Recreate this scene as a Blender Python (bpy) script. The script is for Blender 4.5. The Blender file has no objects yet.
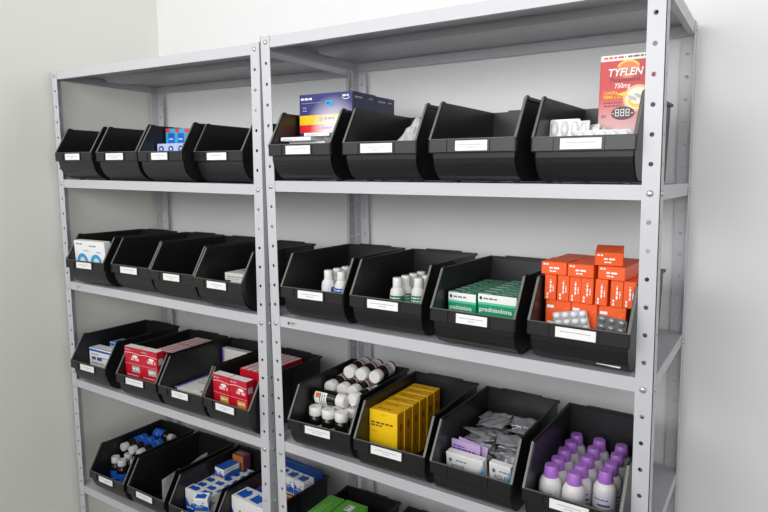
import bpy, bmesh, math, random
from mathutils import Vector, Matrix
R0 = random.Random(7)
SC = bpy.context.scene
COL = SC.collection
D = bpy.data

# ------------------------------------------------------------------ materials
def lin(c):
    return tuple(((v/255.)/12.92 if v/255. <= .04045 else ((v/255.+.055)/1.055)**2.4) for v in c)
_m = {}
def mat(name, rgb, rough=.5, metal=0., spec=.5, noise=0., nscale=60., bump=0., trans=0., alpha=1., coat=0.):
    if name in _m: return _m[name]
    m = D.materials.new(name); m.use_nodes = True
    nt = m.node_tree; b = nt.nodes['Principled BSDF']
    c = lin(rgb) + (1.,)
    b.inputs['Base Color'].default_value = c
    b.inputs['Roughness'].default_value = rough
    b.inputs['Metallic'].default_value = metal
    b.inputs['Specular IOR Level'].default_value = spec
    if trans: b.inputs['Transmission Weight'].default_value = trans
    if alpha < 1: b.inputs['Alpha'].default_value = alpha
    if coat: b.inputs['Coat Weight'].default_value = coat
    tc = nt.nodes.new('ShaderNodeTexCoord')
    nz = nt.nodes.new('ShaderNodeTexNoise'); nz.inputs['Scale'].default_value = nscale
    nz.inputs['Detail'].default_value = 4
    nt.links.new(tc.outputs['Object'], nz.inputs['Vector'])
    mx = nt.nodes.new('ShaderNodeMix'); mx.data_type = 'RGBA'
    mx.inputs['A'].default_value = c
    mx.inputs['B'].default_value = tuple(v*(1-noise) for v in c[:3]) + (1.,)
    nt.links.new(nz.outputs['Fac'], mx.inputs['Factor'])
    nt.links.new(mx.outputs['Result'], b.inputs['Base Color'])
    if bump:
        bp = nt.nodes.new('ShaderNodeBump'); bp.inputs['Strength'].default_value = bump
        bp.inputs['Distance'].default_value = .002
        nt.links.new(nz.outputs['Fac'], bp.inputs['Height']); nt.links.new(bp.outputs['Normal'], b.inputs['Normal'])
    _m[name] = m
    return m

WALLB = mat('wall_paint', (232,232,231), .6, noise=.04, nscale=3, bump=.05)
WALLL = mat('wall_paint_cream', (234,234,226), .6, noise=.04, nscale=3, bump=.05)
FLOORM = mat('floor_tile', (190,186,178), .4, noise=.08, nscale=5)
STEEL = mat('grey_painted_steel', (197,197,201), .36, noise=.03, nscale=30)
ZINC = mat('zinc_bolt', (200,200,200), .3, metal=.8)
BLK = mat('black_plastic', (27,27,28), .38, noise=.25, nscale=90, bump=.03, spec=.5)
BLKRIM = mat('worn_lit_rim_plastic', (112,112,108), .4, noise=.2, nscale=120)  # grey rim edges: wear, with the light they catch painted into the colour
PAPER = mat('white_paper', (240,240,238), .6, noise=.02)
INK = mat('grey_ink', (120,122,130), .6)
LABINK = mat('faint_label_ink', (172,174,180), .6)
DKINK = mat('dark_ink', (50,50,60), .6)
WHITE = mat('white_print', (244,244,242), .45)
WPLAST = mat('white_plastic', (232,230,228), .35)
WCAP = mat('white_cap_plastic', (238,236,232), .4)
ORANGE = mat('orange_card', (242,94,30), .4, noise=.04)
ORANGED = mat('orange_print', (245,120,70), .4)
RED = mat('red_card', (204,22,44), .4, noise=.04)
REDD = mat('dark_red_print', (130,14,24), .4)
REDP = mat('red_print', (222,50,44), .4)
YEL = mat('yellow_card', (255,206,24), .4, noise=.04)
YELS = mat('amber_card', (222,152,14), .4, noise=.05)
YELP = mat('yellow_print', (252,205,40), .4)
GREEN = mat('green_card', (14,152,104), .4, noise=.05)
GREENL = mat('bright_green_card', (96,176,60), .4, noise=.05)
GREENP = mat('green_print', (28,130,84), .4)
BLUE = mat('blue_card', (22,92,196), .4, noise=.05)
BLUEL = mat('sky_blue_print', (40,160,220), .4)
NAVY = mat('navy_card', (38,42,112), .35, noise=.08)
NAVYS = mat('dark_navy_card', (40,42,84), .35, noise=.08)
LILAC = mat('lilac_cap_plastic', (176,116,208), .35)
LILACP = mat('lilac_card', (196,170,214), .5, noise=.05)
PURP = mat('purple_print', (98,52,160), .45)
AMBER = mat('dark_bottle_plastic', (26,20,20), .2)
GREYB = mat('grey_print', (190,196,192), .5)
FOIL = mat('silver_foil', (236,236,240), .22, metal=.7, noise=.15, nscale=60, bump=1.)
FOILD = mat('dull_foil', (170,170,172), .35, metal=.9, noise=.3, nscale=60)
GREYPL = mat('pale_blister_foil', (206,206,208), .35, metal=.2, noise=.1)
SILV = mat('silver_blister_foil', (168,168,170), .3, metal=.5, noise=.35, nscale=120)
PVC = mat('blister_plastic', (236,236,236), .2, noise=.05)
BAG = mat('clear_bag_film', (232,233,235), .25, noise=.1, alpha=.65)

# printed colour change of the tall red carton (red at the top to pale pink at the foot)
def ramp_mat(name, stops, axis, lo, hi, rough=.4):
    m = D.materials.new(name); m.use_nodes = True
    nt = m.node_tree; b = nt.nodes['Principled BSDF']; b.inputs['Roughness'].default_value = rough
    tc = nt.nodes.new('ShaderNodeTexCoord'); sp = nt.nodes.new('ShaderNodeSeparateXYZ')
    mr = nt.nodes.new('ShaderNodeMapRange'); mr.inputs['From Min'].default_value = lo; mr.inputs['From Max'].default_value = hi
    cr = nt.nodes.new('ShaderNodeValToRGB')
    e = cr.color_ramp.elements
    while len(e) < len(stops): e.new(.5)
    for el, (p, c) in zip(e, stops): el.position = p; el.color = lin(c)+(1,)
    nt.links.new(tc.outputs['Object'], sp.inputs[0]); nt.links.new(sp.outputs[axis], mr.inputs['Value'])
    nt.links.new(mr.outputs[0], cr.inputs[0]); nt.links.new(cr.outputs[0], b.inputs['Base Color'])
    return m
TYRED = ramp_mat('red_to_pink_card', [(0,(214,206,208)),(.2,(222,170,172)),(.5,(206,52,50)),(.68,(204,32,30)),(1,(208,36,30))], 2, .07, .24)

# ------------------------------------------------------------------ mesh builder
_txt = {}
def text_geo(s, shear=0., bold=0.):
    k = (s, shear, bold)
    if k not in _txt:
        cu = D.curves.new('t', 'FONT'); cu.body = s; cu.size = 1.; cu.shear = shear; cu.offset = bold
        cu.resolution_u = 2
        o = D.objects.new('t', cu); COL.objects.link(o)
        dg = bpy.context.evaluated_depsgraph_get(); me = o.evaluated_get(dg).to_mesh()
        vs = [tuple(v.co[:2]) for v in me.vertices]; fs = [tuple(p.vertices) for p in me.polygons]
        o.evaluated_get(dg).to_mesh_clear(); D.objects.remove(o); D.curves.remove(cu)
        _txt[k] = (vs, fs)
    return _txt[k]

class MB:
    def __init__(s): s.v = []; s.f = []; s.mi = []; s.mats = []; s.sm = []
    def m(s, mt):
        if mt not in s.mats: s.mats.append(mt)
        return s.mats.index(mt)
    def add(s, vs, fs, mt, smooth=False):
        b = len(s.v); s.v += [tuple(v) for v in vs]; i = s.m(mt)
        for f in fs: s.f.append(tuple(b+k for k in f)); s.mi.append(i); s.sm.append(smooth)
    def box(s, x0, x1, y0, y1, z0, z1, mt, fn=None):
        vs = [(x,y,z) for z in (z0,z1) for y in (y0,y1) for x in (x0,x1)]
        if fn: vs = [fn(*v) for v in vs]
        s.add(vs, [(0,2,3,1),(4,5,7,6),(0,1,5,4),(2,6,7,3),(0,4,6,2),(1,3,7,5)], mt)
    def bevbox(s, x0, x1, y0, y1, z0, z1, mt, r=.001, seg=1, face=None):
        bm = bmesh.new(); bmesh.ops.create_cube(bm, size=1)
        for v in bm.verts: v.co = ((x0+x1)/2+v.co.x*(x1-x0), (y0+y1)/2+v.co.y*(y1-y0), (z0+z1)/2+v.co.z*(z1-z0))
        bmesh.ops.bevel(bm, geom=bm.edges[:], offset=r, segments=seg, profile=.5, affect='EDGES')
        bm.verts.index_update(); bm.normal_update()
        vs = [tuple(v.co) for v in bm.verts]
        for f in bm.faces:
            mt2 = mt
            if face:
                n = f.normal
                if n.y < -.9: mt2 = face.get('front', mt)
                elif n.y > .9: mt2 = face.get('back', mt)
                elif n.z > .9: mt2 = face.get('top', mt)
                elif n.x > .9: mt2 = face.get('right', mt)
                elif n.x < -.9: mt2 = face.get('left', mt)
            s.add([vs[v.index] for v in f.verts], [tuple(range(len(f.verts)))], mt2)
        bm.free()
    def lathe(s, prof, n, mt, cx=0, cy=0, smooth=True, wob=None):
        vs = []
        for j, (r, z) in enumerate(prof):
            for k in range(n):
                a = 2*math.pi*k/n; rr = r*(1+(wob if wob and k % 2 else 0))
                vs.append((cx+rr*math.cos(a), cy+rr*math.sin(a), z))
        fs = [(j*n+k, j*n+(k+1)%n, (j+1)*n+(k+1)%n, (j+1)*n+k) for j in range(len(prof)-1) for k in range(n)]
        s.add(vs, fs, mt, smooth)
        s.add(vs[:n], [tuple(range(n-1,-1,-1))], mt); s.add(vs[-n:], [tuple(range(n))], mt)
    def poly(s, pts, mp, mt): s.add([mp(*p) for p in pts], [tuple(range(len(pts)))], mt)
    def rect(s, mp, u0, v0, u1, v1, mt): s.poly([(u0,v0),(u1,v0),(u1,v1),(u0,v1)], mp, mt)
    def ell(s, mp, u, v, a, b, mt, n=20): s.poly([(u+a*math.cos(2*math.pi*k/n), v+b*math.sin(2*math.pi*k/n)) for k in range(n)], mp, mt)
    def ring(s, mp, u, v, a, b, w, mt, a0=0, a1=2*math.pi, n=20):
        for k in range(n):
            t0 = a0+(a1-a0)*k/n; t1 = a0+(a1-a0)*(k+1)/n
            s.poly([(u+a*math.cos(t0),v+b*math.sin(t0)),(u+a*math.cos(t1),v+b*math.sin(t1)),(u+(a-w)*math.cos(t1),v+(b-w)*math.sin(t1)),(u+(a-w)*math.cos(t0),v+(b-w)*math.sin(t0))], mp, mt)
    def text(s, mp, st, u, v, size, mt, shear=0., bold=0., width=None, rot=0):
        vs, fs = text_geo(st, shear, bold)
        w = max(p[0] for p in vs); k = size; kx = (width/w if width else size)
        c, sn = math.cos(rot), math.sin(rot)
        s.add([mp(u+(x*kx)*c-(y*k)*sn, v+(x*kx)*sn+(y*k)*c) for x, y in vs], fs, mt)
    def dash(s, mp, u, v, w, h, mt, rnd, vert=False):
        """a line of print too small to read: short word-like strokes"""
        t = 0
        while t < w:
            l = min(w-t, h*rnd.uniform(1.4, 3.2))
            if vert: s.rect(mp, u, v+t, u+h, v+t+l, mt)
            else: s.rect(mp, u+t, v, u+t+l, v+h, mt)
            t += l+h*.6
    def build(s, name, parent=None, loc=None, mod=None):
        me = D.meshes.new(name); me.from_pydata(s.v, [], s.f)
        for m_ in s.mats: me.materials.append(m_)
        me.polygons.foreach_set('material_index', s.mi); me.polygons.foreach_set('use_smooth', s.sm)
        me.validate(); me.update()
        o = D.objects.new(name, me); COL.objects.link(o)
        if parent: o.parent = parent
        if loc: o.location = loc
        return o
def tag(o, label=None, cat=None, group=None, kind=None):
    for k, v in (('label',label),('category',cat),('group',group),('kind',kind)):
        if v: o[k] = v
    return o
def empty(name, loc=(0,0,0), rz=0):
    o = D.objects.new(name, None); COL.objects.link(o); o.empty_display_size = .02
    o.location = loc; o.rotation_euler = (0,0,rz); return o
def dup(o, parent=None):
    c = o.copy(); COL.objects.link(c)
    if parent: c.parent = parent
    for ch in list(o.children): dup(ch, c)
    return c

# ------------------------------------------------------------------ setting
def struct(name, o): o['kind'] = 'structure'; return o
b = MB(); b.box(-.962, 3.2, .43, .53, -1.6, 1.5, WALLB); struct('', b.build('wall_back'))
b = MB(); b.box(-1.062, -.962, -2.6, .53, -1.6, 1.5, WALLL); struct('', b.build('wall_left'))
b = MB(); b.box(-1.062, 3.2, -2.6, .53, -1.65, -1.6, FLOORM); struct('', b.build('floor'))

# ------------------------------------------------------------------ shelving units
ZB = [0.3635, .0145, -.330, -.665, -1.065]
def post_mesh(fx, fy, ztop, fn):
    """L-angle upright with a row of holes in both flanges; fx, fy = +-1 towards the inside of the unit"""
    b = MB(); w, t, u0, r, n = .0305, .0014, .017, .0041, 12
    z0 = -1.6
    ks = range(-9, 40)
    def cells(P):
        zs = []
        top = ztop
        k = -9
        while True:
            zc = -.05*k
            hi = min(zc+.025, ztop); lo = max(zc-.025, z0)
            if hi > lo:
                hole = (zc+r < hi-.001 and zc-r > lo+.001)
                for s_ in (0, t):
                    if not hole:
                        b.add([P(0,lo,s_),P(w,lo,s_),P(w,hi,s_),P(0,hi,s_)], [(0,1,2,3)], STEEL)
                    else:
                        ring = [(u0+r*math.cos(2*math.pi*q/n), zc+r*math.sin(2*math.pi*q/n)) for q in range(n)]
                        out = []
                        for q in range(n):
                            a = 2*math.pi*q/n; c, sn = math.cos(a), math.sin(a)
                            m_ = min(((w-u0) if c > 0 else u0)/max(abs(c),1e-6), ((hi-zc) if sn > 0 else (zc-lo))/max(abs(sn),1e-6))
                            out.append([u0+m_*c, zc+m_*sn])
                        # snap the nearest samples to the corners
                        for cu, cz in ((w,hi),(0,hi),(0,lo),(w,lo)):
                            bq = min(range(n), key=lambda q: (out[q][0]-cu)**2+(out[q][1]-cz)**2); out[bq] = [cu,cz]
                        b.add([P(*p,s_) for p in ring]+[P(*p,s_) for p in out], [(q,(q+1)%n,n+(q+1)%n,n+q) for q in range(n)], STEEL)
                if hole:
                    b.add([P(*p,0) for p in ring]+[P(*p,t) for p in ring], [(q,(q+1)%n,n+(q+1)%n,n+q) for q in range(n)], STEEL)
            if lo <= z0: break
            k += 1
        for u in (0, w):
            b.add([P(u,z0,0),P(u,ztop,0),P(u,ztop,t),P(u,z0,t)], [(0,1,2,3)], STEEL)
        b.add([P(0,ztop,0),P(w,ztop,0),P(w,ztop,t),P(0,ztop,t)], [(0,1,2,3)], STEEL)
    cells(lambda u, z, s_: fn(fx*u, fy*s_, z))
    cells(lambda u, z, s_: fn(fx*s_, fy*u, z))
    return b
def shelf_mesh(W, Dp, zt, fn, rib=True):
    b = MB(); t = .0012; h = .0265; e = .0016
    g = lambda *a: b.box(*a, STEEL, fn=fn)
    x0, x1, y0, y1 = e, W-e, e, Dp-e
    g(x0, x1, y0, y1, zt-t, zt)
    for ya, yb in ((y0, y0+t), (y1-t, y1)): g(x0, x1, ya, yb, zt-h, zt-t)
    for xa, xb in ((x0, x0+t), (x1-t, x1)): g(xa, xb, y0+t, y1-t, zt-h, zt-t)
    # rolled return flanges under the lips
    g(x0+t, x1-t, y0+t, y0+.014, zt-h, zt-h+t); g(x0+t, x1-t, y1-.014, y1-t, zt-h, zt-h+t)
    g(x0+t, x0+.012, y0+.014, y1-.014, zt-h, zt-h+t); g(x1-.012, x1-t, y0+.014, y1-.014, zt-h, zt-h+t)
    if rib:   # stiffening channel running the length of the shelf
        yc = Dp/2; xa, xb = .05, W-.05
        pr = [(yc-.05,0),(yc-.035,-.014),(yc+.035,-.014),(yc+.05,0)]
        for (ya,za),(yb,zb) in zip(pr[:-1], pr[1:]):
            b.add([fn(xa,ya,zt-t+za),fn(xb,ya,zt-t+za),fn(xb,yb,zt-t+zb),fn(xa,yb,zt-t+zb)], [(0,1,2,3)], STEEL)
    return b
bolt_me = None
def unit(name, label, W, Dp, fn_post, fn_shelf, ztop, zs):
    root = empty(name, fn_shelf(W/2, Dp/2, 0)); root.location.z = -1.6
    off = Vector(root.location)
    fp = lambda x,y,z: tuple(Vector(fn_post(x,y,z))-off)
    fs = lambda x,y,z: tuple(Vector(fn_shelf(x,y,z))-off)
    for x, fx in ((0,1),(W,-1)):
        for y, fy in ((0,1),(Dp,-1)):
            post_mesh(fx, fy, ztop, lambda a,c,z,x=x,y=y: fp(x+a, y+c, z)).build('post', root)
    for k, z in enumerate(zs):
        sx = lambda x,y,zz,z=z: tuple(Vector(fn_post(0,0,z))-Vector(fn_post(0,0,0))+Vector(fs(x,y,zz))-Vector((0,0,z))) if False else fs(x + (fn_post(0,0,z)[0]-fn_post(0,0,0)[0]), y, zz)
        shelf_mesh(W, Dp, z, sx).build('shelf', root)
    for z in (.35, 0, -.35, -.7, -1.1):
        if z != .35: z = z
        for x, fx in ((0,1),(W,-1)):
            for y, fy in ((0,1),(Dp,-1)):
                for side in (0, 1):
                    c = MB(); n = 8
                    if side == 0:
                        P = lambda u,v,s_: fp(x+fx*.017+u, y-fy*s_, z+v)
                    else:
                        P = lambda u,v,s_: fp(x-fx*s_, y+fy*.017+u, z+v)
                    prof = [(.0062,-.0002),(.0062,.001),(.0052,.0026),(.003,.0036)]
                    vs = [P(r*math.cos(2*math.pi*q/n), r*math.sin(2*math.pi*q/n), d) for r,d in prof for q in range(n)]
                    fsn = [(j*n+q, j*n+(q+1)%n, (j+1)*n+(q+1)%n, (j+1)*n+q) for j in range(3) for q in range(n)]+[tuple(range(3*n,4*n))]
                    c.add(vs, fsn, ZINC, True); c.build('bolt', root)
    tag(root, label, 'shelving unit', 'grey steel shelving units')
    return root
SHR, SHL, YAW, TILT, GL, DZ, DY = -.0249, -.0049, .0176, -.0079, .0354, -.0097, .0081
WR, WL, DEP = .919, .921, .412
fr_post = lambda x,y,z: (x+SHR*z, y, z)
fr_shelf = lambda x,y,z: (x, y, z)
def fl_post(x,y,z):   # x runs 0..WL from the left end of the left unit
    dx = x-WL+.017; return (-GL+dx+SHL*z-YAW*y, DY+YAW*dx+y, z+DZ+TILT*dx)
unit('shelving_unit', 'right grey perforated steel shelving unit, the nearer and larger one', WR, DEP, fr_post, fr_shelf, .3655, ZB)
unit('shelving_unit', 'left grey perforated steel shelving unit standing in the corner by the side wall', WL, DEP, fl_post,
     fl_post, .3655, [.364, .0142, -.3297, -.6735, -1.0645])
# small stickers on the shelf fronts
b = MB(); b.box(0,.034,-.0003,0,0,.012, GREYB)
mp = lambda u,v: (u,-.0005,v)
b.ell(mp,.007,.0062,.0035,.004,DKINK); b.dash(mp,.013,.0068,.016,.0028,DKINK,R0); b.dash(mp,.013,.0028,.012,.0018,INK,R0)
tag(b.build('maker_sticker', loc=(.062,.0011,-.3505)), 'small grey maker sticker on front lip of right second shelf', 'sticker')
b = MB(); b.box(0,.022,-.0003,0,0,.007, GREYB); mp = lambda u,v: (u,-.0005,v); b.dash(mp,.003,.0025,.016,.0022,DKINK,R0)
x_,y_,z_ = fl_post(.065,.0012,-.3455)
o = b.build('maker_sticker', loc=(x_,y_-.0002,z_)); o.rotation_euler.z = YAW
tag(o, 'tiny grey sticker on left end of the left unit second shelf lip', 'sticker')

# ------------------------------------------------------------------ storage bins
BW, BH1, BH2, BS, BD = .188, .085, .163, .0465, .30
def bin_mesh():
    b = MB(); hw = BW/2; t = .0025; wx = hw-.0045
    curve = []
    for k in range(9):
        a = math.pi/2*k/8
        curve.append((.009+.05*(1-math.cos(a)), .0585-.0555*math.sin(a)))
    side = [(.004,BH1-.002),(BS+.002,BH2-.002),(BD-.002,BH2-.002),(BD-.010,.003)] + curve[::-1] + [(.004,.0585)]
    n = len(side)
    for sx in (-1, 1):
        xa, xb = sx*wx, sx*(wx-t)
        b.add([(xa,y,z) for y,z in side]+[(xb,y,z) for y,z in side],
              [tuple(range(n)), tuple(range(2*n-1,n-1,-1))]+[(k,(k+1)%n,n+(k+1)%n,n+k) for k in range(n)], BLK)
        # rim flange: sloped front edge and the level top edge
        x0, x1 = sorted((sx*(hw-.0004), sx*(wx-.0008)))
        dy, dz = BS, BH2-BH1; L = math.hypot(dy,dz); ny, nz = -dz/L, dy/L
        q = [(0,BH1),(BS,BH2)]
        P = lambda y,z,d: (y-ny*d, z-nz*d)
        for (ma, d0, d1) in ((BLKRIM,0,.0012),(BLK,.0012,.0075)):
            pts = [P(*q[0],d0),P(*q[1],d0),P(*q[1],d1),P(*q[0],d1)]
            b.add([(x,y,z) for x in (x0,x1) for y,z in pts], [(0,1,2,3),(7,6,5,4),(0,4,5,1),(1,5,6,2),(2,6,7,3),(3,7,4,0)], ma)
        b.box(x0,x1,BS,BD,BH2-.006,BH2,BLK)
        b.box(x0+.001,x1-.001,BS+.004,BS+.016,BH2,BH2+.0025,BLK)    # stacking lug
        # moulded stiffening rib on the side wall
        b.box(*sorted((sx*wx, sx*(wx+.0022))), .17,.175,.012,BH2-.006,BLK)
    # front skirt, floor, back
    inner = [(y+.0025*(1 if k < 5 else .3), z+.0025*(.2 if k < 3 else 1)) for k,(y,z) in enumerate(curve)]
    m = len(curve)
    pr = curve + inner[::-1]
    b.add([(x,y,z) for x in (-wx,wx) for y,z in pr], [tuple(range(2*m)), tuple(range(4*m-1,2*m-1,-1))]+[(k,(k+1)%(2*m),2*m+(k+1)%(2*m),2*m+k) for k in range(2*m)], BLK, False)
    b.box(-wx,wx,.058,BD-.009,.003,.0055,BLK)
    b.add([(x,y,z) for x in (-wx,wx) for y,z in ((BD-.012,.003),(BD-.0095,.003),(BD,BH2),(BD-.003,BH2))],
          [(0,1,2,3),(7,6,5,4),(0,4,5,1),(1,5,6,2),(2,6,7,3),(3,7,4,0)], BLK)
    b.box(-hw,hw,BD-.004,BD+.002,BH2-.006,BH2,BLK)
    b.box(-.05,.05,BD-.006,BD+.002,BH2,BH2+.003,BLK)
    # label lip across the front
    b.bevbox(-hw,hw,0,.0035,.0585,BH1,BLK,.0012)
    b.box(-hw+.002,hw-.002,.0006,.0034,BH1-.0004,BH1+.0006,BLKRIM)
    b.box(-hw+.002,hw-.002,.0035,.010,.0580,.0605,BLK)
    for sx in (-1,1):
        b.bevbox(*sorted((sx*hw, sx*(hw-.004))),0,.014,.0585,BH1,BLK,.001)
        b.box(sx*.066-.006,sx*.066+.006,.066,.078,0,.0034,BLK)          # feet
        b.box(sx*.066-.006,sx*.066+.006,.262,.274,0,.0034,BLK)
    return b
def holder_mesh():
    b = MB(); w, h = .047, .0265
    b.box(-w,w,-.0006,.0004,.0595,.0612,BLK); b.box(-w,-w+.002,-.0018,.0004,.0595,.083,BLK); b.box(w-.004,w,-.0018,.0004,.0595,.083,BLK)
    return b
protos = {}
def label_mesh(seed, w):
    r = random.Random(seed); b = MB(); b.box(-w/2,w/2,-.0007,0,0,.0195,PAPER)
    mp = lambda u,v: (u,-.0009,v)
    l = r.uniform(.55,.8)*w; b.dash(mp,-l/2,.0108,l,.0018,LABINK,r)
    if r.random() < .7: l2 = l*r.uniform(.25,.5); b.dash(mp,-l2/2,.0056,l2,.0018,LABINK,r)
    return b
BINS = {
'R1':[(.1445,-.0404,.0027),(.361,-.0328,.02),(.5811,-.0414,-.0263),(.7858,-.0165,-.035)],
'R2':[(.1647,-.0262,.0449),(.3706,-.0201,.0256),(.5894,-.0388,-.0137),(.7965,-.0322,-.028)],
'R3':[(.1886,-.0336,.0591),(.3923,-.0357,.0324),(.5941,-.0385,-.0007),(.8014,-.0384,-.0044)],
'R4':[(.16,-.035,.03),(.372,-.035,.02),(.585,-.035,0)],
'L1':[(-.7904,-.0393,.0425),(-.5748,-.0333,.0433),(-.3802,-.0271,.0177),(-.1912,.0148,.0135)],
'L2':[(-.7596,-.0412,.0736),(-.5585,-.0168,.0207),(-.3597,-.0199,.0317),(-.1589,-.0288,-.0058)],
'L3':[(-.7775,-.0407,.0287),(-.5287,-.0365,.0458),(-.3315,-.0292,.035),(-.1455,-.0249,-.0233)],
'L4':[(-.741,-.0215,.0265),(-.5425,-.0137,.0064),(-.336,-.0091,.0165),(-.142,-.006,-.05)]}
LIFT = .0012
SZ = {'R1':.0145,'R2':-.330,'R3':-.665,'R4':-1.065,'L1':.0044,'L2':-.3393,'L3':-.683,'L4':-1.0742}
HOLD = {
'R1':['with a tall dark blue carton sticking out','holding a clear crumpled bag','standing empty between the bag and red carton bins','with the tall red carton and white blister packs'],
'R2':['holding white bottles with a blue label','holding white bottles with green labels','filled with green and white cartons','heaped with orange cartons'],
'R3':['piled with dark bottles with white caps','holding a row of yellow cartons','full of silver foil sachets, its label holder empty','full of lilac-capped white bottles'],
'R4':['holding bright green cartons','standing empty beside the bright green cartons','standing empty, third from the left'],
'L1':['standing empty at the far left end','standing empty, second from the left','holding small blue and cyan cartons','standing empty next to the unit posts'],
'L2':['with a blue-ringed white carton in front','standing empty beside the blue-ringed carton bin','standing empty, third from the left','holding a few flat white cartons'],
'L3':['holding blue and white cartons at the far left','with red cartons, second from the left','with flat white cartons edged in purple','with red cartons printed with yellow panels'],
'L4':['piled with dark bottles with blue labels','with crumpled white paper against its side','filled with small blue and white cartons','crammed with larger blue and white cartons']}
LEV = {'1':'top row','2':'second row','3':'third row','4':'bottom row'}
BINOBJ = {}
def make_bins():
    first = None
    for k in BINS:
        for i, (x, y, rz) in enumerate(BINS[k]):
            z = SZ[k] + (TILT*(x+.03) if k[0] == 'L' else 0)
            z += LIFT
            root = empty('storage_bin', (x,y,z), rz)
            if first is None:
                bo = bin_mesh().build('body', root); ho = holder_mesh().build('label_holder', root); ho.location = (-.006,0,0)
                first = (bo, ho); holder = ho
            else:
                for s_ in first:
                    c = s_.copy(); COL.objects.link(c); c.parent = root
                holder = c
            if (k, i) != ('R3', 2):
                w = .068+.006*((i*7+ord(k[0]))%3)
                lo = label_mesh(int(k[1])*17+i*5+(k[0] == 'R')*101, w).build('paper_label', holder)
                lo.location = (.043-w/2-.001, -.0006, .0617)
                lo['label'] = 'white paper label'
            side = 'right' if k[0] == 'R' else 'left'
            tag(root, f'black bin {HOLD[k][i]}, {LEV[k[1]]}, {side} unit', 'storage bin', 'black storage bins')
            BINOBJ[k,i] = root
make_bins()
def place(o, k, i, x, y, z=.006, rz=0., rx=0., ry=0.):
    bx, by, brz = BINS[k][i]
    bz = SZ[k] + (TILT*(bx+.03) if k[0] == 'L' else 0)
    c, s = math.cos(brz), math.sin(brz)
    o.location = (bx+c*x-s*y, by+s*x+c*y, bz+LIFT+z)
    o.rotation_mode = 'XYZ'
    M = Matrix.Rotation(brz+rz,3,'Z') @ Matrix.Rotation(rx,3,'X') @ Matrix.Rotation(ry,3,'Y')
    o.rotation_euler = M.to_euler('XYZ')
    return o

# ------------------------------------------------------------------ cartons
E_ = .0003
def faces(w,d,h):
    return dict(front=lambda u,v: (u-w/2,-E_,v), top=lambda u,v: (u-w/2,v,h+E_), right=lambda u,v: (w/2+E_,u,v), left=lambda u,v: (-w/2-E_,d-u,v))
def carton_mesh(w,d,h,mt,face=None,deco=None,seed=1,bev=.0009):
    b = MB(); b.bevbox(-w/2,w/2,0,d,0,h,mt,bev,1,face)
    if deco: deco(b, faces(w,d,h), w,d,h, random.Random(seed))
    return b
def carton(name, label, cat, k, i, x0, x1, y, d, z0, z1, mt, face=None, deco=None, group=None, rz=0, rx=0, seed=1, share=None):
    if share is not None: o = share.copy(); COL.objects.link(o)
    else: o = carton_mesh(x1-x0, d, z1-z0, mt, face, deco, seed).build(name)
    place(o, k, i, (x0+x1)/2, y, z0, rz, rx)
    for q in ('label','category','group'):
        if q in o: del o[q]
    return tag(o, label, cat, group)

# --- R1 first bin: glove-style cartons
GLOVE = D.materials.new('printed_carton_front'); GLOVE.use_nodes = True
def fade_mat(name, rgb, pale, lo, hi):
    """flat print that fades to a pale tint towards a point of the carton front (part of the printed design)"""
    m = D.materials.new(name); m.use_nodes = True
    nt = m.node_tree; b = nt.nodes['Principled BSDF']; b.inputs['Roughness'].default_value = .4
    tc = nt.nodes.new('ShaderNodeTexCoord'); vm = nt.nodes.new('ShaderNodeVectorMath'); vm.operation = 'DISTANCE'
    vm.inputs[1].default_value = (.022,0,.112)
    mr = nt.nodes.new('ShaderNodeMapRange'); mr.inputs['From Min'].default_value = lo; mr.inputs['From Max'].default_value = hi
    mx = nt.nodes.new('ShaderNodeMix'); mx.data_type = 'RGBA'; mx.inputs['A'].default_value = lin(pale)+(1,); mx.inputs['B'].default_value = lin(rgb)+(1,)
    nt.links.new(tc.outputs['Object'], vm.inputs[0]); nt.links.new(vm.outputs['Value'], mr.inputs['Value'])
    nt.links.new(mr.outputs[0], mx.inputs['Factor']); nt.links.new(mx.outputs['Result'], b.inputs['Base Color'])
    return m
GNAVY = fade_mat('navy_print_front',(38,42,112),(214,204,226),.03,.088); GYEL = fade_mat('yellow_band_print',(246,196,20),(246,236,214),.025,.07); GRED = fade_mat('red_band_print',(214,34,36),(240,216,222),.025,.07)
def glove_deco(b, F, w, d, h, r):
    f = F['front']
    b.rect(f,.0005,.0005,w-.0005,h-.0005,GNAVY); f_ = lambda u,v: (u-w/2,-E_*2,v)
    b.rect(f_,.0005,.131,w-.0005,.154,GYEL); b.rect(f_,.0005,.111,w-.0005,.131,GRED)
    f3 = lambda u,v: (u-w/2,-E_*5,v)
    b.dash(f3,.006,h-.014,.035,.005,WHITE,r); b.dash(f3,w-.028,h-.011,.018,.004,WHITE,r); b.ring(f3,w-.018,h-.012,.011,.006,.0014,WHITE,math.pi,2*math.pi,10)
    b.rect(f3,.084,h-.03,.108,h-.018,BLUEL); b.dash(f3,.087,h-.026,.018,.004,WHITE,r)
    b.rect(f3,.006,h-.022,.07,h-.0212,LILACP)
    b.ell(f3,.068,.144,.006,.007,GREYB,12); b.dash(f3,.079,.142,.03,.005,LILACP,r); b.dash(f3,.06,.12,.04,.004,LILACP,r)
    for q in range(2): b.dash(f3,.012,h-.034-.007*q,.012,.0022,LILACP,r)
    s = F['right']
    b.dash(s,.01,h-.014,.03,.004,GREYB,r); b.dash(s,d-.03,h-.013,.016,.003,GREYB,r); b.rect(s,.012,h-.05,.024,h-.038,BLUEL); b.dash(s,.03,h-.06,.05,.003,GREYB,r)
PALE1 = mat('pale_print_outer', (168,150,190), .4); PALE2 = mat('pale_print_middle', (206,190,214), .4); PALE3 = mat('pale_print_inner', (232,222,232), .4)
carton('glove_carton','large dark blue carton with yellow and red bands, front one in the first top-row bin','carton','R1',0,-.080,.083,.1,.1,.006,.211,NAVY,{'right':NAVYS},glove_deco,seed=3)
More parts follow.
